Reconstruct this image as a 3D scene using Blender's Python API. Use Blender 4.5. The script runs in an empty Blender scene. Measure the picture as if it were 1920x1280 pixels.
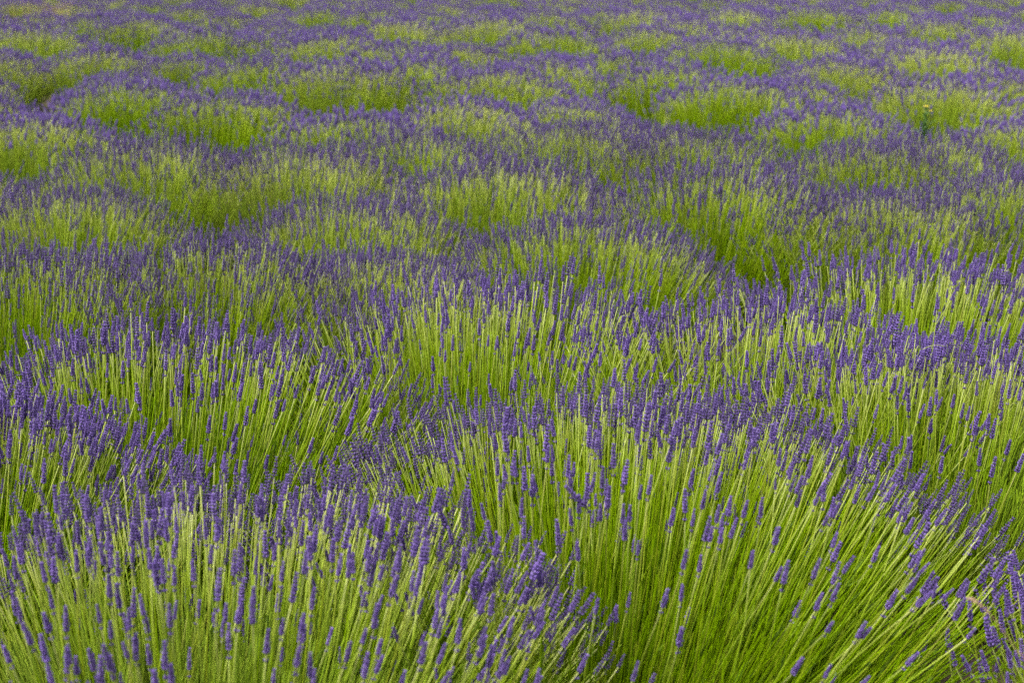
import bpy, math, random
import numpy as np
from mathutils import Matrix, Vector

random.seed(7)
scene = bpy.context.scene
COL = scene.collection

# ------------------------------------------------------------------ camera
CAM_H = 1.62
PITCH = math.radians(16.5)
FPX = 2667.0                       # focal length in pixels of a 1920 px wide frame
cam_data = bpy.data.cameras.new("camera")
cam_data.sensor_width = 36.0
cam_data.lens = 36.0 * FPX / 1920.0
cam_data.clip_start = 0.05
cam_data.clip_end = 2000.0
cam_data.dof.use_dof = True
cam_data.dof.focus_distance = 3.5
cam_data.dof.aperture_fstop = 3.7
cam = bpy.data.objects.new("camera", cam_data)
COL.objects.link(cam)
cam.location = (0, 0, CAM_H)
cam.rotation_euler = (math.pi / 2 - PITCH, 0, 0)
scene.camera = cam

# ------------------------------------------------------------------ sky and sun (bright overcast)
SUN_EL = math.radians(64)
SUN_AZ = math.radians(232)         # where the sun stands, clockwise from +Y: high, to the left and a little behind
world = bpy.data.worlds.new("World")
scene.world = world
world.use_nodes = True
wn = world.node_tree.nodes
wl = world.node_tree.links
wn.clear()
sky = wn.new("ShaderNodeTexSky")
sky.sky_type = 'NISHITA'
sky.sun_disc = False
sky.sun_elevation = SUN_EL
sky.sun_rotation = SUN_AZ
sky.air_density = 1.0
sky.dust_density = 3.0
hsv = wn.new("ShaderNodeHueSaturation")
hsv.inputs["Saturation"].default_value = 0.35
bg = wn.new("ShaderNodeBackground")
bg.inputs["Strength"].default_value = 0.072
wo = wn.new("ShaderNodeOutputWorld")
wl.new(sky.outputs[0], hsv.inputs["Color"])
wl.new(hsv.outputs[0], bg.inputs["Color"])
wl.new(bg.outputs[0], wo.inputs["Surface"])

sun_data = bpy.data.lights.new("sun", 'SUN')
sun_data.energy = 1.5
sun_data.angle = math.radians(10)
sun_data.color = (1.0, 0.96, 0.9)
sun = bpy.data.objects.new("sun", sun_data)
COL.objects.link(sun)
sd = Vector((math.sin(SUN_AZ) * math.cos(SUN_EL), math.cos(SUN_AZ) * math.cos(SUN_EL), math.sin(SUN_EL)))
sun.rotation_euler = (-sd).to_track_quat('-Z', 'Y').to_euler()
sun.location = sd * 30

scene.view_settings.view_transform = 'Standard'
scene.view_settings.look = 'None'
scene.view_settings.gamma = 1.0
scene.view_settings.use_curve_mapping = False
scene.view_settings.exposure = 1.66
scene.render.engine = 'CYCLES'
scene.cycles.max_bounces = 4
scene.cycles.diffuse_bounces = 2
scene.cycles.glossy_bounces = 1
scene.cycles.use_adaptive_sampling = True
scene.cycles.adaptive_threshold = 0.035
scene.cycles.adaptive_min_samples = 32
scene.cycles.debug_use_spatial_splits = True
scene.cycles.use_denoising = False
scene.cycles.sample_clamp_indirect = 2.0
scene.cycles.sample_clamp_direct = 3.0


# ------------------------------------------------------------------ materials
def new_mat(name):
    m = bpy.data.materials.new(name)
    m.use_nodes = True
    nt = m.node_tree
    nt.nodes.clear()
    out = nt.nodes.new("ShaderNodeOutputMaterial")
    b = nt.nodes.new("ShaderNodeBsdfPrincipled")
    nt.links.new(b.outputs[0], out.inputs[0])
    return m, nt, b, out


def ramp(nt, stops, src):
    r = nt.nodes.new("ShaderNodeValToRGB")
    e = r.color_ramp.elements
    while len(e) < len(stops):
        e.new(0.5)
    for k, (p, c) in enumerate(stops):
        e[k].position = p
        e[k].color = (*c, 1)
    nt.links.new(src, r.inputs[0])
    return r.outputs[0]


def tint_channels(nt):
    a = nt.nodes.new("ShaderNodeAttribute")
    a.attribute_name = "tint"
    s = nt.nodes.new("ShaderNodeSeparateColor")
    nt.links.new(a.outputs["Color"], s.inputs[0])
    return s.outputs[0], s.outputs[1], s.outputs[2]


def math_node(nt, op, a, b):
    n = nt.nodes.new("ShaderNodeMath")
    n.operation = op
    for k, v in enumerate((a, b)):
        if isinstance(v, (int, float)):
            n.inputs[k].default_value = v
        else:
            nt.links.new(v, n.inputs[k])
    return n.outputs[0]


def mix_col(nt, fac, a, b, mode='MIX'):
    n = nt.nodes.new("ShaderNodeMix")
    n.data_type = 'RGBA'
    n.blend_type = mode
    for sock, v in ((n.inputs[0], fac), (n.inputs[6], a), (n.inputs[7], b)):
        if isinstance(v, (int, float)):
            sock.default_value = v
        elif isinstance(v, tuple):
            sock.default_value = (*v, 1)
        else:
            nt.links.new(v, sock)
    return n.outputs[2]


def value_shift(nt, col, rnd, lo, hi):
    h = nt.nodes.new("ShaderNodeHueSaturation")
    mr = nt.nodes.new("ShaderNodeMapRange")
    mr.inputs[3].default_value = lo
    mr.inputs[4].default_value = hi
    nt.links.new(rnd, mr.inputs[0])
    nt.links.new(mr.outputs[0], h.inputs["Value"])
    nt.links.new(col, h.inputs["Color"])
    return h.outputs[0]


def make_plant_materials():
    # flower spikes: every bud has its own shade of violet
    mf, nt, b, out = new_mat("lavender_flower")
    r, g, bl = tint_channels(nt)
    oi = nt.nodes.new("ShaderNodeObjectInfo")
    col = ramp(nt, [(0.0, (0.046, 0.022, 0.130)), (0.45, (0.094, 0.049, 0.245)), (0.8, (0.162, 0.096, 0.365)), (1.0, (0.240, 0.160, 0.450))], r)
    rnd = math_node(nt, 'FRACT', math_node(nt, 'ADD', g, oi.outputs["Random"]), 0)
    col = value_shift(nt, col, rnd, 0.80, 1.22)
    old = nt.nodes.new("ShaderNodeMapRange")          # a few heads are past their best
    old.inputs[1].default_value = 0.955
    old.inputs[2].default_value = 0.985
    old.inputs[4].default_value = 0.6
    nt.links.new(g, old.inputs[0])
    col = mix_col(nt, old.outputs[0], col, (0.15, 0.11, 0.13))
    # bud feet and axis: darker grey calyx, with the shade of the gaps painted in
    col = mix_col(nt, math_node(nt, 'MULTIPLY', bl, 0.9), col, (0.030, 0.018, 0.058))
    nt.links.new(col, b.inputs["Base Color"])
    b.inputs["Roughness"].default_value = 0.75
    b.inputs["Specular IOR Level"].default_value = 0.25
    b.inputs["Sheen Weight"].default_value = 0.15
    b.inputs["Sheen Roughness"].default_value = 0.5

    # stems: fresh yellow-green low down, pale and downy under the flower; skylit tops and shaded feet painted in too
    ms, nt, b, out = new_mat("lavender_stem")
    r, g, bl = tint_channels(nt)
    oi = nt.nodes.new("ShaderNodeObjectInfo")
    rnd = math_node(nt, 'FRACT', math_node(nt, 'ADD', g, oi.outputs["Random"]), 0)
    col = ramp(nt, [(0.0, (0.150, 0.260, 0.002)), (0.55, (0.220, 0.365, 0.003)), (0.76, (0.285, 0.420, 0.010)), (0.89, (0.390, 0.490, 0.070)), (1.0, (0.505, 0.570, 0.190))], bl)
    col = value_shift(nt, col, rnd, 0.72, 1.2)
    hs = nt.nodes.new("ShaderNodeHueSaturation")     # bushes differ a little: greyer, fresher
    for sock, lo, hi in (("Saturation", 0.92, 1.06), ("Value", 1.10, 0.88), ("Hue", 0.488, 0.506)):
        mr = nt.nodes.new("ShaderNodeMapRange")
        mr.inputs[3].default_value = lo
        mr.inputs[4].default_value = hi
        nt.links.new(oi.outputs["Random"], mr.inputs[0])
        nt.links.new(mr.outputs[0], hs.inputs[sock])
    nt.links.new(col, hs.inputs["Color"])
    col = hs.outputs[0]
    yel = nt.nodes.new("ShaderNodeMapRange")
    yel.inputs[1].default_value = 0.80
    yel.inputs[2].default_value = 1.0
    yel.inputs[3].default_value = 0.0
    yel.inputs[4].default_value = 0.45
    nt.links.new(r, yel.inputs[0])
    col = mix_col(nt, yel.outputs[0], col, (0.34, 0.33, 0.03))
    nt.links.new(col, b.inputs["Base Color"])
    b.inputs["Roughness"].default_value = 0.6
    b.inputs["Specular IOR Level"].default_value = 0.12

    # leaves
    ml, nt, b, out = new_mat("lavender_leaf")
    r, g, bl = tint_channels(nt)
    oi = nt.nodes.new("ShaderNodeObjectInfo")
    rnd = math_node(nt, 'FRACT', math_node(nt, 'ADD', g, oi.outputs["Random"]), 0)
    col = ramp(nt, [(0.0, (0.085, 0.165, 0.010)), (0.6, (0.150, 0.250, 0.014)), (0.9, (0.260, 0.310, 0.020)), (1.0, (0.42, 0.40, 0.03))], r)
    col = value_shift(nt, col, rnd, 0.75, 1.2)
    nt.links.new(col, b.inputs["Base Color"])
    b.inputs["Roughness"].default_value = 0.5
    tr = nt.nodes.new("ShaderNodeBsdfTranslucent")
    nt.links.new(col, tr.inputs[0])
    mx = nt.nodes.new("ShaderNodeMixShader")
    mx.inputs[0].default_value = 0.3
    nt.links.new(b.outputs[0], mx.inputs[1])
    nt.links.new(tr.outputs[0], mx.inputs[2])
    nt.links.new(mx.outputs[0], out.inputs[0])
    return mf, ms, ml


M_FLOWER, M_STEM, M_LEAF = make_plant_materials()


def plain_mat(name, c1, c2, scale, rough=0.8):
    m, nt, b, out = new_mat(name)
    tc = nt.nodes.new("ShaderNodeTexCoord")
    n = nt.nodes.new("ShaderNodeTexNoise")
    n.inputs["Scale"].default_value = scale
    n.inputs["Detail"].default_value = 6
    nt.links.new(tc.outputs["Object"], n.inputs["Vector"])
    col = ramp(nt, [(0.3, c1), (0.7, c2)], n.outputs[0])
    nt.links.new(col, b.inputs["Base Color"])
    b.inputs["Roughness"].default_value = rough
    return m


M_SOIL = plain_mat("soil", (0.030, 0.020, 0.012), (0.085, 0.058, 0.036), 9.0, 0.95)
M_STRAW = plain_mat("dry_straw", (0.34, 0.20, 0.12), (0.52, 0.36, 0.24), 40.0, 0.7)
M_TAN = plain_mat("dry_grass", (0.30, 0.24, 0.08), (0.52, 0.40, 0.16), 30.0, 0.8)
M_WEED = plain_mat("weed_leaf", (0.08, 0.18, 0.03), (0.15, 0.28, 0.06), 25.0, 0.55)
M_YELLOW = plain_mat("weed_petal", (0.75, 0.58, 0.02), (0.85, 0.72, 0.08), 60.0, 0.6)
M_BLADE = plain_mat("grass_blade", (0.30, 0.36, 0.08), (0.45, 0.46, 0.16), 30.0, 0.6)


# ------------------------------------------------------------------ mesh helpers
def mesh_from(name, V, T, tint, mat, smooth=True):
    """V (n,3), T (m,3) triangles, tint (n,3) -> one mesh."""
    me = bpy.data.meshes.new(name)
    nv, nt_ = len(V), len(T)
    me.vertices.add(nv)
    me.vertices.foreach_set("co", np.ascontiguousarray(V, dtype=np.float32).ravel())
    me.loops.add(nt_ * 3)
    me.loops.foreach_set("vertex_index", np.ascontiguousarray(T, dtype=np.int32).ravel())
    me.polygons.add(nt_)
    me.polygons.foreach_set("loop_start", np.arange(0, nt_ * 3, 3, dtype=np.int32))
    me.polygons.foreach_set("use_smooth", np.full(nt_, smooth, dtype=bool))
    a = me.attributes.new("tint", 'FLOAT_COLOR', 'POINT')
    c = np.ones((nv, 4), dtype=np.float32)
    c[:, :3] = tint
    a.data.foreach_set("color", c.ravel())
    me.materials.append(mat)
    me.update(calc_edges=True)
    return me


def merge(parts):
    Vs, Ts, Cs, o = [], [], [], 0
    for V, T, C in parts:
        Vs.append(V)
        Ts.append(T + o)
        Cs.append(C)
        o += len(V)
    return np.concatenate(Vs), np.concatenate(Ts), np.concatenate(Cs)


def scatter(templates, which, M, rnd):
    """Put template which[i] at matrix M[i]; rnd[i] goes into the second tint channel."""
    parts = []
    for k, (V, T, C) in enumerate(templates):
        sel = np.where(which == k)[0]
        if not len(sel):
            continue
        m = M[sel]
        P = np.einsum('nij,vj->nvi', m[:, :3, :3], V) + m[:, None, :3, 3]
        n, nv = len(sel), len(V)
        TT = (T[None] + (np.arange(n) * nv)[:, None, None]).reshape(-1, 3)
        CC = np.repeat(C[None], n, 0).copy()
        CC[:, :, 1] = rnd[sel][:, None]
        parts.append((P.reshape(-1, 3), TT, CC.reshape(-1, 3)))
    return merge(parts)


def lathe(prof, sides, phase=0.0):
    """prof: [(radius, z)]; closed by a tip vertex at each end."""
    V, T = [], []
    for r, z in prof:
        for s in range(sides):
            a = phase + 2 * math.pi * s / sides
            V.append((r * math.cos(a), r * math.sin(a), z))
    n = len(prof)
    for i in range(n - 1):
        for s in range(sides):
            a, b = i * sides + s, i * sides + (s + 1) % sides
            T += [(a, b, b + sides), (a, b + sides, a + sides)]
    V.append((0, 0, prof[0][1]))
    V.append((0, 0, prof[-1][1]))
    for s in range(sides):
        T.append((n * sides, (s + 1) % sides, s))
        T.append((n * sides + 1, (n - 1) * sides + s, (n - 1) * sides + (s + 1) % sides))
    return np.array(V), np.array(T)


def frame(d, x):
    """columns x', y', d for rows of d; x' is x made square to d."""
    d = d / np.linalg.norm(d, axis=1, keepdims=True)
    x = x - (x * d).sum(1, keepdims=True) * d
    ln = np.linalg.norm(x, axis=1, keepdims=True)
    x = np.where(ln < 1e-6, np.array([[1.0, 0, 0]]), x / np.maximum(ln, 1e-6))
    y = np.cross(d, x)
    return x, y, d


def matrices(x, y, d, sx, sz, p):
    M = np.zeros((len(d), 4, 4))
    M[:, :3, 0] = x * sx[:, None]
    M[:, :3, 1] = y * sx[:, None]
    M[:, :3, 2] = d * sz[:, None]
    M[:, :3, 3] = p
    M[:, 3, 3] = 1
    return M


# ------------------------------------------------------------------ plant templates
rg = np.random.default_rng(11)


def spike_template(whorls, buds, sides, low_whorl, rng, length=0.048, simple=False):
    """A lavender flower spike standing on z = 0, whorls of plump buds set crosswise."""
    parts = []
    zs = list(np.linspace(0.002, length - 0.007, whorls))
    rows = [(z, 1.06 - 0.66 * (k / (whorls - 1)) ** 1.3 - (0.12 if k == 0 else 0)) for k, z in enumerate(zs)]
    if low_whorl:
        rows.insert(0, (-0.0125 - rng.uniform(0, 0.004), 0.82))
    for k, (z, s) in enumerate(rows):
        nb = buds if not (low_whorl and k == 0) else max(3, buds - 2)
        ph = (k % 2) * math.pi / nb + rng.normal(0, 0.12)
        for q in range(nb):
            a = ph + 2 * math.pi * q / nb + rng.normal(0, 0.10)
            L = 0.0066 * (0.62 + 0.38 * s) * rng.uniform(0.86, 1.14)
            W = 0.00178 * (0.5 + 0.5 * s) * rng.uniform(0.88, 1.12)
            tilt = math.radians(rng.uniform(30, 46)) * (0.55 + 0.45 * s)
            d = np.array([math.sin(tilt) * math.cos(a), math.sin(tilt) * math.sin(a), math.cos(tilt)])
            if simple:
                V, T = lathe([(W * 1.15, L * 0.48)], sides, rng.uniform(0, 6))
                V = np.concatenate([V[:sides], [[0, 0, 0]], [[0, 0, L]]])
                rel = np.array([0.45] * sides + [1.0, 0.0])
            else:
                V, T = lathe([(W * 0.55, L * 0.05), (W * 1.06, L * 0.42), (W * 0.92, L * 0.78), (W * 0.35, L)], sides, rng.uniform(0, 6))
                rel = np.clip(1 - V[:, 2] / L * 1.6, 0, 1)
            x, y, dd = frame(d[None], np.array([[-math.sin(a), math.cos(a), 0]]))
            R = np.stack([x[0], y[0], dd[0]], 1)
            base = np.array([math.cos(a), math.sin(a), 0]) * 0.0014 * s
            P = V @ R.T + base + [0, 0, z]
            C = np.zeros((len(V), 3))
            C[:, 0] = np.clip(rng.normal(0.50, 0.20) + 0.24 * (1 - rel) - 0.08, 0, 1)
            C[:, 2] = rel
            parts.append((P, T, C))
    # the axis that carries the whorls
    V, T = lathe([(0.0014, rows[0][0] - 0.001), (0.0011, length - 0.006)], 4)
    C = np.zeros((len(V), 3))
    C[:, 0] = 0.3
    C[:, 2] = 1  # darkest tone, painting shade into the gaps between buds
    parts.append((V, T, C))
    return merge(parts)


def far_spike(rng, length=0.050):
    V, T = lathe([(0.0022, 0.0), (0.0052, 0.010), (0.0045, 0.030), (0.0026, 0.044)], 4, rng.uniform(0, 6))
    C = np.zeros((len(V), 3))
    C[:, 0] = np.clip(rng.normal(0.45, 0.22, len(V)), 0, 1)
    C[:, 2] = 0.15
    return V, T, C


SPIKE_HI = [spike_template(8, 5, 5, k % 3 != 2, rg, 0.046 + 0.003 * (k % 4)) for k in range(8)]
SPIKE_MID = [spike_template(7, 4, 3, k % 3 != 2, rg, 0.046 + 0.003 * (k % 3), True) for k in range(6)]
SPIKE_FAR = [far_spike(rg) for k in range(5)]


def stem_template(bow, rings, sides, r0=0.0022, r1=0.0019):
    """unit-long stem along z, bowed to +x; x, y stay in metres for scale 1."""
    V, T, C = [], [], []
    for i in range(rings):
        t = i / (rings - 1)
        r = r0 + (r1 - r0) * t
        for s in range(sides):
            a = 2 * math.pi * s / sides
            V.append((r * math.cos(a) + bow * 4 * t * (1 - t), r * math.sin(a), t))
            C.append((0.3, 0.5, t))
    for i in range(rings - 1):
        for s in range(sides):
            a, b = i * sides + s, i * sides + (s + 1) % sides
            T += [(a, b, b + sides), (a, b + sides, a + sides)]
    return np.array(V), np.array(T), np.array(C)


BOWS = [-0.010, 0.004, 0.016, 0.030, 0.046]
YEL = [0.1, 0.35, 0.6, 0.95, 0.5]


def stem_set(rings, sides, thick=1.0):
    out = []
    for b, yl in zip(BOWS, YEL):
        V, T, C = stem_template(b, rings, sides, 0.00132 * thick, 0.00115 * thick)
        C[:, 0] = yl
        out.append((V, T, C))
    return out


STEM_HI, STEM_MID, STEM_FAR = stem_set(6, 5), stem_set(4, 3, 1.05), stem_set(3, 3, 1.3)


def leaf_template(yellow):
    """narrow leaf, unit long, keeled"""
    w = 0.0022
    V = np.array([(-0.4 * w, 0, 0), (0.4 * w, 0, 0), (-w, 0.0005, 0.45), (0, -0.0007, 0.45), (w, 0.0005, 0.45), (0, 0.002, 1.0)])
    T = np.array([(0, 3, 2), (0, 1, 3), (1, 4, 3), (2, 3, 5), (3, 4, 5)])
    C = np.zeros((6, 3))
    C[:, 0] = np.array([0.1, 0.1, 0.4, 0.4, 0.4, 0.75]) + yellow
    return V, T, C


LEAVES = [leaf_template(y) for y in (-0.1, 0.0, 0.1, 0.25)]


LEAN = (0.13, 0.10)                # the whole field leans a little to the right and away, towards the light


# ------------------------------------------------------------------ growing one bush
def grow(rng, n_flower, n_short, n_leaf, size=1.0, spread=1.0, turned=0.62):
    """Matrices for the stems, spikes and leaves of one bush; base at the origin."""
    TH = math.radians(33) * (1 + 0.5 * (spread - 1))
    # stems come in tufts
    nt_ = 75
    tuft_phi = rng.uniform(0, 2 * math.pi, nt_)
    tuft_th = TH * rng.uniform(0, 1, nt_) ** 0.64
    tuft_len = rng.normal(1.0, 0.027, nt_)
    k = rng.integers(0, nt_, n_flower)
    tufted = rng.random(n_flower) < 0.6
    # leaning of the stem as a vector on the tangent plane keeps tufts round
    ph0 = rng.uniform(0, 2 * math.pi, n_flower)
    th0 = TH * rng.uniform(0, 1, n_flower) ** 0.64
    lx = np.where(tufted, tuft_th[k] * np.cos(tuft_phi[k]) + rng.normal(0, 0.075, n_flower), th0 * np.cos(ph0))
    ly = np.where(tufted, tuft_th[k] * np.sin(tuft_phi[k]) + rng.normal(0, 0.075, n_flower), th0 * np.sin(ph0))
    # the side towards the viewer carries fewer flowers, the far side more
    ly = np.where((ly < -0.05) & (rng.random(n_flower) < turned), -ly, ly) * 0.85        # the rows run across, bushes are wider than deep
    lx = lx * 1.22
    th = np.minimum(np.hypot(lx, ly), TH * 1.3)
    ph = np.arctan2(ly, lx)
    length = 0.55 * (1 - 0.17 * (th / TH) ** 2) * np.where(tufted, tuft_len[k], 1.0) * rng.normal(1, 0.035, n_flower)
    stray = rng.random(n_flower) < 0.03
    length = np.where(stray, length * rng.uniform(1.04, 1.13, n_flower), length)
    low = rng.random(n_flower) < 0.15
    length = np.where(low, length * rng.uniform(0.62, 0.92, n_flower), length) * size

    def chords(th, ph, length):
        n = len(th)
        out = np.stack([np.cos(ph), np.sin(ph), np.zeros(n)], 1)
        d = out * np.sin(th)[:, None] + np.array([LEAN[0], LEAN[1], 0]) + np.stack([np.zeros(n), np.zeros(n), np.cos(th)], 1)
        d += rng.normal(0, 0.025, (n, 3))
        d /= np.linalg.norm(d, axis=1, keepdims=True)
        base = out * (0.26 * spread * th / TH)[:, None] * size + rng.normal(0, 0.03, (n, 3)) * size
        base[:, 1] *= 0.85
        base[:, 2] = rng.uniform(-0.01, 0.04, n)
        side = out * np.cos(th)[:, None] - np.array([0, 0, 1.0]) * np.sin(th)[:, None]    # outward and down
        side += rng.normal(0, 0.35, (n, 3))
        return base, d, side

    base, d, side = chords(th, ph, length)
    bow = rng.choice(len(BOWS), n_flower, p=[0.16, 0.24, 0.26, 0.21, 0.13])
    thick = rng.uniform(0.85, 1.2, n_flower)
    x, y, dd = frame(d, side)
    Ms = matrices(x, y, dd, thick, length, base)
    tip = base + dd * length[:, None]
    tang = dd - x * (4 * np.array(BOWS)[bow] * thick / length)[:, None]
    ax = tang + np.array([0, 0, 0.30]) + rng.normal(0, 0.06, (n_flower, 3))
    sx, sy, sdv = frame(ax, rng.normal(0, 1, (n_flower, 3)))
    ss = rng.normal(0.88, 0.14, n_flower).clip(0.68, 1.35) * np.where(low, 0.82, 1.0)
    Mp = matrices(sx, sy, sdv, ss * rng.uniform(0.92, 1.1, n_flower), ss, tip - sdv * 0.002)

    # short leafy shoots that do not flower
    ph2 = rng.uniform(0, 2 * math.pi, n_short)
    th2 = TH * 1.1 * rng.uniform(0, 1, n_short) ** 0.6 * (0.75 + 0.35 * np.abs(np.cos(ph2)))
    len2 = rng.uniform(0.20, 0.43, n_short) * size
    b2, d2, s2 = chords(th2, ph2, len2)
    x2, y2, dd2 = frame(d2, s2)
    bow2 = rng.choice(len(BOWS), n_short)
    M2 = matrices(x2, y2, dd2, rng.uniform(0.9, 1.4, n_short), len2, b2)

    # leaves along the lower two thirds of the stems and at the ends of the shoots
    nl1 = n_leaf // 2
    i1 = rng.integers(0, n_flower, nl1)
    t1 = rng.uniform(0.25, 0.68, nl1)
    p1 = base[i1] + dd[i1] * (length[i1] * t1)[:, None] + x[i1] * (np.array(BOWS)[bow[i1]] * 4 * t1 * (1 - t1))[:, None]
    i2 = rng.integers(0, n_short, n_leaf - nl1)
    t2 = rng.uniform(0.55, 1.0, n_leaf - nl1)
    p2 = b2[i2] + dd2[i2] * (len2[i2] * t2)[:, None] + x2[i2] * (np.array(BOWS)[bow2[i2]] * 4 * t2 * (1 - t2))[:, None]
    pl = np.concatenate([p1, p2])
    dl = np.concatenate([dd[i1], dd2[i2]]) + rng.normal(0, 0.17, (n_leaf, 3)) + np.array([0, 0, 0.1])
    xl, yl, ddl = frame(dl, rng.normal(0, 1, (n_leaf, 3)))
    Ml = matrices(xl, yl, ddl, rng.uniform(0.8, 1.5, n_leaf), rng.uniform(0.030, 0.062, n_leaf), pl)
    return dict(Ms=Ms, bow=bow, Mp=Mp, tip=tip, M2=M2, bow2=bow2, Ml=Ml,
                rf=rng.random(n_flower), r2=rng.random(n_short), rl=rng.random(n_leaf),
                kl=rng.choice(4, n_leaf, p=[0.35, 0.33, 0.22, 0.10]))


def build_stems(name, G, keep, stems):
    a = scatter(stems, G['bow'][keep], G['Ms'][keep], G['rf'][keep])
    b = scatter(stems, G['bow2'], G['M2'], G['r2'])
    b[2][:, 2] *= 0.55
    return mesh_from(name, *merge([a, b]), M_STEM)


def build_spikes(name, G, keep, spikes):
    w = (G['rf'][keep] * 997).astype(int) % len(spikes)
    return mesh_from(name, *scatter(spikes, w, G['Mp'][keep], G['rf'][keep]), M_FLOWER)


def build_greens(name, G, stems):
    """stems and leaves together, for bushes too far off to tell leaves apart"""
    a = scatter(stems, G['bow'], G['Ms'], G['rf'])
    b = scatter(stems, G['bow2'], G['M2'], G['r2'])
    b[2][:, 2] *= 0.55
    c = scatter(LEAVES, G['kl'], G['Ml'], G['rl'])
    nst = len(a[1]) + len(b[1])
    me = mesh_from(name, *merge([a, b, c]), M_STEM)
    me.materials.append(M_LEAF)
    idx = np.zeros(len(me.polygons), dtype=np.int32)
    idx[nst:] = 1
    me.polygons.foreach_set("material_index", idx)
    return me


def build_leaves(name, G):
    return mesh_from(name, *scatter(LEAVES, G['kl'], G['Ml'], G['rl']), M_LEAF, False)


def link(name, data, parent=None):
    o = bpy.data.objects.new(name, data)
    COL.objects.link(o)
    if parent:
        o.parent = parent
    return o


def tag(o, label=None, cat=None, group=None, kind=None):
    for k, v in (("label", label), ("category", cat), ("group", group), ("kind", kind)):
        if v:
            o[k] = v
    return o


# ------------------------------------------------------------------ ground
def ground_height(x, y):
    return 0.02 * np.sin(x * 1.3 + 0.4) * np.cos(y * 0.9) + 0.012 * np.sin(x * 4.1 + y * 2.7)


def make_ground():
    def sheet(xs, ys):
        X, Y = np.meshgrid(xs, ys)
        Z = ground_height(X, Y)
        fade = np.clip(1 - (np.hypot(X, Y) - 20) / 20, 0, 1)
        Z = Z * fade - 0.01
        V = np.stack([X.ravel(), Y.ravel(), Z.ravel()], 1)
        nx, ny = len(xs), len(ys)
        i = (np.arange(ny - 1)[:, None] * nx + np.arange(nx - 1)[None]).ravel()
        T = np.concatenate([np.stack([i, i + 1, i + nx + 1], 1), np.stack([i, i + nx + 1, i + nx], 1)])
        return V, T
    near = np.linspace(-20, 20, 161)
    far = np.array([-600, -200, -80, -40, -28])
    xs = np.concatenate([far, near, -far[::-1]])
    V, T = sheet(xs, xs)
    g = link("ground", mesh_from("ground", V, T, np.zeros((len(V), 3)), M_SOIL))
    tag(g, "bare brown soil between and under the lavender bushes", None, None, "structure")


make_ground()


# ------------------------------------------------------------------ where the bushes stand
def on_plane(px, py, z):
    """Ground-plan position of the point at height z that the photograph shows at (px, py)."""
    u, v = (px - 960) / FPX, (py - 640) / FPX
    dy, dz = math.cos(PITCH) - v * math.sin(PITCH), -math.sin(PITCH) - v * math.cos(PITCH)
    t = (z - CAM_H) / dz
    return u * t, dy * t


def project(x, y, z):
    dz = z - CAM_H
    depth = y * math.cos(PITCH) - dz * math.sin(PITCH)
    up = y * math.sin(PITCH) + dz * math.cos(PITCH)
    return 960 + FPX * x / depth, 640 - FPX * up / depth, depth


NEAR = [  # photo x, photo y of the crown's top, size, label
    (410, 895, 1.08, "lavender bush at the bottom left corner, tall purple spikes over bright green stems"),
    (1190, 726, 1.12, "widest lavender bush, bottom centre to right, with a broad bright green stem front"),
    (1800, 605, 1.08, "lavender bush at the lower right edge with pale stems behind the widest bush"),
    (300, 590, 1.10, "lavender bush on the left with pale stem tops behind the bottom left one"),
    (945, 488, 1.16, "central lavender bush with a large bright green stem front behind the widest bush"),
    (1470, 520, 1.14, "rounded pale green lavender bush just right of the central bush"),
    (1740, 440, 1.12, "dark green fronted lavender bush at the right, sparsely dotted with purple spikes"),
    (20, 440, 1.06, "dark green sided lavender bush cut by the left edge at mid height"),
    (-130, 745, 1.00, "purple lavender bush mostly beyond the left edge, between the two left bushes"),
    (370, 438, 1.0, "dusky purple lavender bush behind the left pale stemmed bush"),
]
MID = [
    (650, 345, 0.98), (690, 445, 0.95), (930, 275, 1.08), (1085, 388, 0.98), (1350, 292, 1.08), (1660, 340, 0.98),
    (1905, 298, 1.08), (270, 228, 1.06), (560, 250, 1.0), (765, 220, 1.02), (1065, 218, 1.0), (1180, 212, 0.98),
    (1300, 228, 1.0), (1620, 255, 0.95), (110, 330, 0.95), (230, 140, 1.05), (420, 155, 1.0), (50, 195, 1.0),
    (650, 185, 1.02), (860, 168, 1.03), (1560, 175, 1.03), (1770, 130, 1.06), (1370, 128, 1.05), (930, 110, 1.05),
    (780, 95, 1.05), (640, 100, 1.04), (1020, 85, 1.08), (1150, 80, 1.06), (1270, 100, 1.03), (480, 100, 1.0),
    (620, 44, 1.12), (390, 38, 1.10), (520, 46, 1.04), (740, 65, 1.03), (170, 14, 1.08), (260, 20, 1.05),
    (50, 38, 1.05), (755, 18, 1.08), (920, 18, 1.10), (1010, 8, 1.06), (1040, 46, 1.03), (1215, 3, 1.08),
    (1280, 20, 1.06), (1140, 2, 1.05), (1375, 4, 1.06), (1530, 2, 1.10), (1400, 35, 1.04), (1480, 44, 1.07),
    (1340, 58, 1.03), (1660, 4, 1.06), (1760, 24, 1.08), (1890, 38, 1.08), (1765, 74, 1.06), (1840, 10, 1.04),
    (1735, 236, 1.0), (1918, 208, 0.92), (1620, 34, 1.03), (600, 3, 1.05), (700, 8, 1.04), (1690, 60, 1.0), (1210, 40, 1.02),
]
SPREAD = {NEAR[0][3]: 1.15, NEAR[1][3]: 1.42, NEAR[2][3]: 1.1, NEAR[3][3]: 1.15, NEAR[4][3]: 1.2, NEAR[5][3]: 1.1, NEAR[6][3]: 1.15}
FLOWERS = {NEAR[0][3]: 930, NEAR[1][3]: 1080, NEAR[4][3]: 720, NEAR[5][3]: 560, NEAR[6][3]: 640, NEAR[3][3]: 740}
spots = []                        # (x, y, size, label or None, was it read off the photograph)
for px, py, s, lab in NEAR:
    x, y = on_plane(px, py, 0.635 * s)
    y -= 0.4 * LEAN[1]
    spots.append((x, y, s, lab, True))
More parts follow.
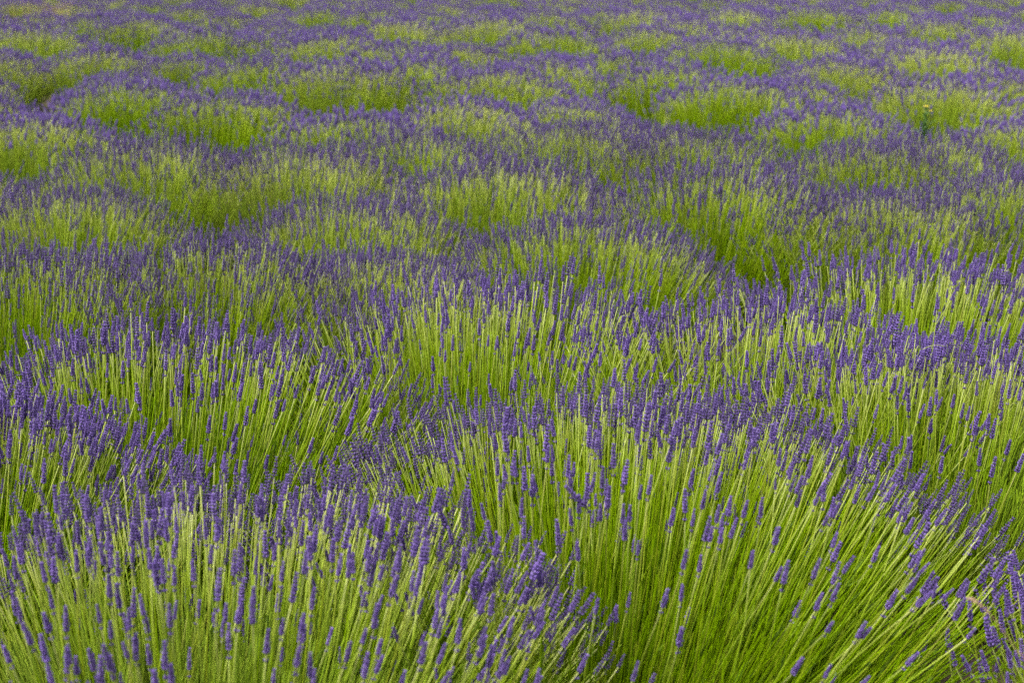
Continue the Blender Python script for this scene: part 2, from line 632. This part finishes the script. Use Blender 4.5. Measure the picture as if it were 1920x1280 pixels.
for px, py, s in MID:
    if py < 110:
        s *= 1.05
    x, y = on_plane(px, py, 0.635 * s)
    y -= 0.4 * LEAN[1]
    spots.append((x, y, s, None, True))
spots.append((1.34, 2.34, 0.88, "lavender bush mostly beyond the right edge at the bottom right corner", False))
fill = np.random.default_rng(5)
yy = 0.95
row = 0
while yy < 27:
    half = 0.40 * yy + 1.1
    xx = -half + (0.42 if row % 2 else 0.0)
    while xx < half:
        x = xx + fill.normal(0, 0.07)
        y = yy + fill.normal(0, 0.07)
        s = float(np.clip(fill.normal(0.90, 0.05), 0.80, 1.0))
        xx += 0.80
        gap = min(math.hypot(x - q[0], (y - q[1]) * 0.72) for q in spots)
        # just in front of the bushes whose green sides show there is a wider gap
        front = any(abs(x - q[0]) < 0.36 and 0 < q[1] - y < 1.12 for q in spots if q[4])
        lim = 0.72 if y > 6 else 0.76
        if gap < lim or front:
            continue
        if y < 2.2 and abs(x - 1.0) < 0.6:
            continue
        a = project(x, y, 0.63 * s)
        if a[2] < 0.4 or a[1] < -60 or a[1] > 1330 + 250 or abs(a[0] - 960) > 960 + 0.5 * FPX / a[2]:
            continue
        spots.append((x, y, s, None, False))
    yy += 0.95
    row += 1
spots.sort(key=lambda q: math.hypot(q[0], q[1]))
print("bushes", len(spots), "read off", sum(q[4] for q in spots))

# ------------------------------------------------------------------ labels for the bushes that only their place tells apart
ORD = ("first second third fourth fifth sixth seventh eighth ninth tenth eleventh twelfth thirteenth fourteenth fifteenth sixteenth "
       "seventeenth eighteenth nineteenth twentieth").split()


def ordinal(k):
    return ORD[k] if k < len(ORD) else ORD[k - 20 + 0] if k < 20 else "twenty-" + ORD[k - 20]


labels = {}
rows = {}
for i, q in enumerate(spots):
    rows.setdefault(int((q[1] - 0.6) / 1.15), []).append(i)
for rk, key in enumerate(sorted(rows)):
    ids = sorted(rows[key], key=lambda i: project(spots[i][0], spots[i][1], 0.5)[0])
    for n, i in enumerate(ids):
        q = spots[i]
        look = "green fronted lavender bush" if q[4] else "mostly purple lavender bush"
        labels[i] = q[3] or "%s, %s from the left in the %s row from the front" % (look, ordinal(n), ordinal(rk))

# ------------------------------------------------------------------ the bushes
GROUP = "lavender bushes covering the field"
N_SINGLE = 9                      # the nearest bushes in view: their stems and spikes are parts of their own
MID_DIST = 8.0
hi_spike = [mesh_from("flower_spike", *t, M_FLOWER) for t in SPIKE_HI]
hi_stem = []
for t in STEM_HI:
    hi_stem.append(mesh_from("flowering_stem", *t, M_STEM))


def shared_set(n, flowers, shorts, leaves, stems, spikes, seed, turned):
    out = []
    for k in range(n):
        G = grow(np.random.default_rng(seed + k), flowers, shorts, leaves, 1.0, 1.0, turned)
        allk = np.arange(flowers)
        out.append((build_greens("stems", G, stems), build_spikes("flower_spikes", G, allk, spikes)))
    return out


MID_SET = shared_set(5, 880, 800, 400, STEM_MID, SPIKE_MID, 100, 0.28)
FAR_SET = shared_set(5, 720, 650, 150, STEM_FAR, SPIKE_FAR, 200, 0.55)        # bushes that show a green front
FAR_FULL = shared_set(5, 920, 500, 80, STEM_FAR, SPIKE_FAR, 300, 0.20)       # bushes in full flower


def to_matrix(m):
    return Matrix([list(r) for r in m])


bent_done = False
single = 0
rb = random.Random(3)
near_pick = []
for i, q in enumerate(spots):
    a = project(q[0], q[1], 0.4)
    if q[3] is not None:
        near_pick.append(i)
near_pick = near_pick[:N_SINGLE]
for i, (x, y, s, lab, seen) in enumerate(spots):
    root = bpy.data.objects.new("lavender_bush", None)
    COL.objects.link(root)
    root.empty_display_size = 0.1
    root.location = (x, y, float(ground_height(x, y)) - 0.012)
    tag(root, labels[i], "lavender bush", GROUP)
    dist = math.hypot(x, y)
    if i in near_pick or dist < 3.0:
        G = grow(np.random.default_rng(1000 + i), FLOWERS.get(lab, 780), 2200 if dist < 3.0 else 1600, 1300, s, SPREAD.get(lab, 1.0), 0.2 if lab == NEAR[0][3] else 0.3 if lab == NEAR[1][3] else 0.5)
        n = len(G['tip'])
        rest = np.arange(n)
        if i in near_pick:
            W = G['tip'] + np.array(root.location)
            P = np.array([project(*w) for w in W])
            inside = (P[:, 0] > -10) & (P[:, 0] < 1930) & (P[:, 1] > -10) & (P[:, 1] < 1300)
            score = P[:, 2] - 0.9 * G['tip'][:, 2] + np.where(inside, 0, 50)
            order = np.argsort(score)
            pick = [k for k in order[:300] if inside[k]]
            rest = np.setdiff1d(rest, pick)
            bent = -1
            if lab == NEAR[1][3]:
                bent = min(pick, key=lambda k: math.hypot(P[k, 0] - 1083, P[k, 1] - 938))
            for k in pick:
                if k == bent:                     # one spike hangs over on a broken neck
                    bx, by, bd = frame(np.array([[-0.62, -0.25, 0.80]]), np.array([[0, 1.0, 0]]))
                    G['Mp'][k] = matrices(bx, by, bd, np.array([1.05]), np.array([1.15]), G['tip'][k][None])[0]
                st = link("flowering_stem", hi_stem[int(G['bow'][k])], root)
                ml = to_matrix(G['Ms'][k])
                st.matrix_basis = ml
                sp = link("flower_spike", hi_spike[int(G['rf'][k] * 997) % len(hi_spike)], st)
                sp.matrix_parent_inverse = st.matrix_basis.inverted()
                sp.matrix_basis = to_matrix(G['Mp'][k])
                if k == bent:
                    sp["label"] = "flower spike bent over to the left on its stem"
        tag(link("stems", build_stems("stems", G, rest, STEM_MID), root), kind="stuff")
        tag(link("flower_spikes", build_spikes("flower_spikes", G, rest, SPIKE_MID), root), kind="stuff")
        tag(link("leaves", build_leaves("leaves", G), root), kind="stuff")
    else:
        st, sp = (MID_SET if dist < MID_DIST else FAR_SET if seen else FAR_FULL)[rb.randrange(5)]
        root.rotation_euler = (0, 0, rb.uniform(-0.45, 0.45))
        root.scale = (s * rb.uniform(0.95, 1.05), s * rb.uniform(0.95, 1.05), s)
        tag(link("stems", st, root), kind="stuff")
        tag(link("flower_spikes", sp, root), kind="stuff")
print("objects", len(bpy.data.objects), "triangles", sum(len(m.polygons) for m in bpy.data.meshes))


# ------------------------------------------------------------------ small things between the bushes
def at_depth(px, py, depth):
    """World point that the photograph shows at (px, py), depth metres along the camera's axis."""
    u, v = (px - 960) / FPX, (py - 640) / FPX
    return Vector((u * depth, depth * (math.cos(PITCH) - v * math.sin(PITCH)), CAM_H - depth * (math.sin(PITCH) + v * math.cos(PITCH))))


def smooth_path(pts, n=6):
    """Catmull-Rom through pts."""
    P = [np.array(p, dtype=float) for p in pts]
    P = [2 * P[0] - P[1]] + P + [2 * P[-1] - P[-2]]
    out = []
    for i in range(1, len(P) - 2):
        for k in range(n):
            t = k / n
            out.append(0.5 * (2 * P[i] + (P[i + 1] - P[i - 1]) * t + (2 * P[i - 1] - 5 * P[i] + 4 * P[i + 1] - P[i + 2]) * t * t
                              + (3 * P[i] - P[i - 1] - 3 * P[i + 1] + P[i + 2]) * t ** 3))
    out.append(P[-2])
    return np.array(out)


def tube(pts, r0, r1, sides=5):
    n = len(pts)
    d = np.gradient(pts, axis=0)
    x, y, _ = frame(d, np.tile(np.array([[0.3, 1.0, 0.1]]), (n, 1)))
    V, T = [], []
    for i in range(n):
        rr = r0 + (r1 - r0) * i / (n - 1)
        for q in range(sides):
            a = 2 * math.pi * q / sides
            V.append(pts[i] + x[i] * rr * math.cos(a) + y[i] * rr * math.sin(a))
    for i in range(n - 1):
        for q in range(sides):
            a, b = i * sides + q, i * sides + (q + 1) % sides
            T += [(a, b, b + sides), (a, b + sides, a + sides)]
    V.append(pts[-1])
    for q in range(sides):
        T.append(((n - 1) * sides + q, (n - 1) * sides + (q + 1) % sides, len(V) - 1))
    V = np.array(V)
    return V, np.array(T), np.zeros((len(V), 3))


def empty(name, loc, label, cat, group=None):
    o = bpy.data.objects.new(name, None)
    COL.objects.link(o)
    o.location = loc
    o.empty_display_size = 0.1
    tag(o, label, cat, group)
    return o


def dry_stalk():
    tip = [at_depth(1932, 1262, 2.05), at_depth(1905, 1218, 2.05), at_depth(1878, 1178, 2.05), at_depth(1850, 1143, 2.05), at_depth(1826, 1120, 2.05)]
    base = Vector((tip[0].x + 0.13, tip[0].y - 0.02, -0.01))
    root = empty("dry_grass_stalk", base, "thin dry pinkish grass stalk arching left with straw coloured spikelets, lower right", "dry grass")
    pts = smooth_path([base, base.lerp(tip[0], 0.55) + Vector((0.02, 0, 0.03))] + tip) - np.array(base)
    link("stalk", mesh_from("stalk", *tube(pts, 0.0007, 0.0004), M_STRAW), root)
    V, T = lathe([(0.0006, 0), (0.0021, 0.004), (0.0017, 0.009), (0.0004, 0.0135)], 5)
    me = mesh_from("spikelet", V, T, np.zeros((len(V), 3)), M_STRAW)
    rr = random.Random(8)
    for k in range(9):
        p = pts[-1 - k // 1] if k < 8 else pts[-8]
        o = link("spikelet", me, root)
        d = Vector((-0.8 + rr.uniform(-0.3, 0.3), rr.uniform(-0.5, 0.3), 0.35 + rr.uniform(-0.5, 0.5)))
        o.matrix_basis = Matrix.LocRotScale(Vector(p) + Vector((rr.uniform(-2, 2), rr.uniform(-2, 2), rr.uniform(-2, 2))) * 0.001, d.to_track_quat('Z', 'X'), Vector((1, 1, 1)) * rr.uniform(0.55, 0.9))


dry_stalk()


def grass_blade(pix, depth, label, w):
    pts3 = [at_depth(px, py, depth + k * 0.01) for k, (px, py) in enumerate(pix)]
    base = Vector((pts3[0].x, pts3[0].y + 0.05, -0.01))
    root_pts = smooth_path([base, base.lerp(pts3[0], 0.6)] + pts3) - np.array(base)
    o = link("grass_blade", mesh_from("grass_blade", *tube(root_pts, w, w * 0.5, 4), M_BLADE))
    o.location = base
    tag(o, label, "grass blade")


grass_blade([(1716, 668), (1730, 655), (1752, 647), (1774, 649)], 3.22, "pale stray grass blade bent to the right above the dark green fronted right bush", 0.0012)


def yellow_weed():
    """A sow-thistle-like weed: leafy stem with lobed leaves and a yellow head, standing above the lavender."""
    bx, by = on_plane(1735, 236, 0.635)
    x, y = bx, by + 0.32
    top = 0.4
    while project(x, y, top)[1] > 197:
        top += 0.005
    x = (1737 - 960) / FPX * project(x, y, top)[2]
    root = empty("yellow_weed", (x, y, 0), "tall dark green leafy weed with a yellow flower head, standing above purple spikes", "weed")
    rr = random.Random(4)
    pts = smooth_path([(0.02, 0, -0.01), (0.005, 0.01, 0.35 * top), (-0.008, 0, 0.7 * top), (0, 0, top - 0.025)])
    link("stem", mesh_from("stem", *tube(pts, 0.006, 0.0035, 6), M_WEED), root)

    def lobed_leaf(L, W):
        """leaf along +x, pairs of pointed lobes, drooping at its end"""
        n = 7
        V, T = [], []
        for k in range(n):
            t = k / (n - 1)
            w = W * math.sin(math.pi * (0.12 + 0.85 * t)) * (1.0 if k % 2 else 0.45)
            z = 0.35 * L * math.sin(t * 2.05)
            V += [(L * t, 0, z), (L * (t + 0.05 * (k % 2)), w, z + 0.12 * W), (L * (t + 0.05 * (k % 2)), -w, z + 0.12 * W)]
        for k in range(n - 1):
            a, b = 3 * k, 3 * k + 3
            T += [(a, b, b + 1), (a, b + 1, a + 1), (a, a + 2, b + 2), (a, b + 2, b)]
        V = np.array(V, dtype=float)
        V2 = V - [0, 0, 0.0012]
        T = np.array(T)
        return np.concatenate([V, V2]), np.concatenate([T, T[:, ::-1] + len(V)]), np.zeros((2 * len(V), 3))
    leaves = [mesh_from("leaf", *lobed_leaf(0.11, 0.026), M_WEED, False), mesh_from("leaf", *lobed_leaf(0.075, 0.020), M_WEED, False)]
    for k in range(22):
        z = top - 0.24 + 0.21 * (k / 21)
        o = link("leaf", leaves[0 if k < 14 else 1], root)
        sc = rr.uniform(0.55, 0.85) * (1 - 0.25 * k / 21)
        o.matrix_basis = Matrix.LocRotScale(Vector((0, 0, z - 0.025)), Matrix.Rotation(k * 2.4 + rr.uniform(-0.2, 0.2), 3, 'Z').to_quaternion()
                                            @ Matrix.Rotation(-rr.uniform(0.2, 0.75), 3, 'Y').to_quaternion(), Vector((sc, sc, sc)))
    for dx, dy, dz, sc in ((0, 0, top - 0.03, 1.0), (0.022, -0.012, top - 0.045, 0.7)):
        V, T = lathe([(0.003, 0), (0.009, 0.006), (0.008, 0.014), (0.010, 0.017)], 8)
        h = link("flower_head", mesh_from("flower_head", V, T, np.zeros((len(V), 3)), M_WEED), root)
        h.location = (dx, dy, dz)
        h.scale = (sc, sc, sc)
        PV, PT, o = [], [], 0
        for q in range(20):
            a = 2 * math.pi * q / 20 + rr.uniform(-0.1, 0.1)
            rad = 0.016 if q % 2 else 0.011
            u = np.array([math.cos(a), math.sin(a), 0])
            w = np.array([-math.sin(a), math.cos(a), 0]) * 0.0026
            up = np.array([0, 0, 0.016 + 0.003 * (q % 2 == 0)])
            q4 = [u * 0.002 + up - w * 0.5, u * 0.002 + up + w * 0.5, u * rad + up + w + [0, 0, 0.005], u * rad + up - w + [0, 0, 0.005]]
            PV += q4
            PT += [(o, o + 1, o + 2), (o, o + 2, o + 3)]
            o += 4
        link("petals", mesh_from("petals", np.array(PV), np.array(PT), np.zeros((len(PV), 3)), M_YELLOW, False), h)


yellow_weed()


def dry_clump(px, py, height, radius, n, label, seed):
    x, y = on_plane(px, py, height * 0.9)
    rng = np.random.default_rng(seed)
    ph = rng.uniform(0, 2 * math.pi, n)
    rr = radius * np.sqrt(rng.random(n))
    base = np.stack([np.cos(ph) * rr, np.sin(ph) * rr, np.full(n, -0.01)], 1)
    d = base / radius * 0.35 + np.array([0.05, 0, 1.0]) + rng.normal(0, 0.12, (n, 3))
    fx, fy, fd = frame(d, rng.normal(0, 1, (n, 3)))
    M = matrices(fx, fy, fd, rng.uniform(0.9, 1.6, n), height * rng.uniform(0.7, 1.08, n), base)
    o = link("dry_grass_clump", mesh_from("dry_grass_clump", *scatter(STEM_MID, rng.integers(0, 5, n), M, rng.random(n)), M_TAN))
    o.location = (x, y, 0)
    tag(o, label, "dry grass")


dry_clump(75, 6, 0.66, 0.30, 200, "wide tan dry grass clump at the far top left corner", 41)
print("objects", len(bpy.data.objects), "triangles", sum(len(m.polygons) for m in bpy.data.meshes))
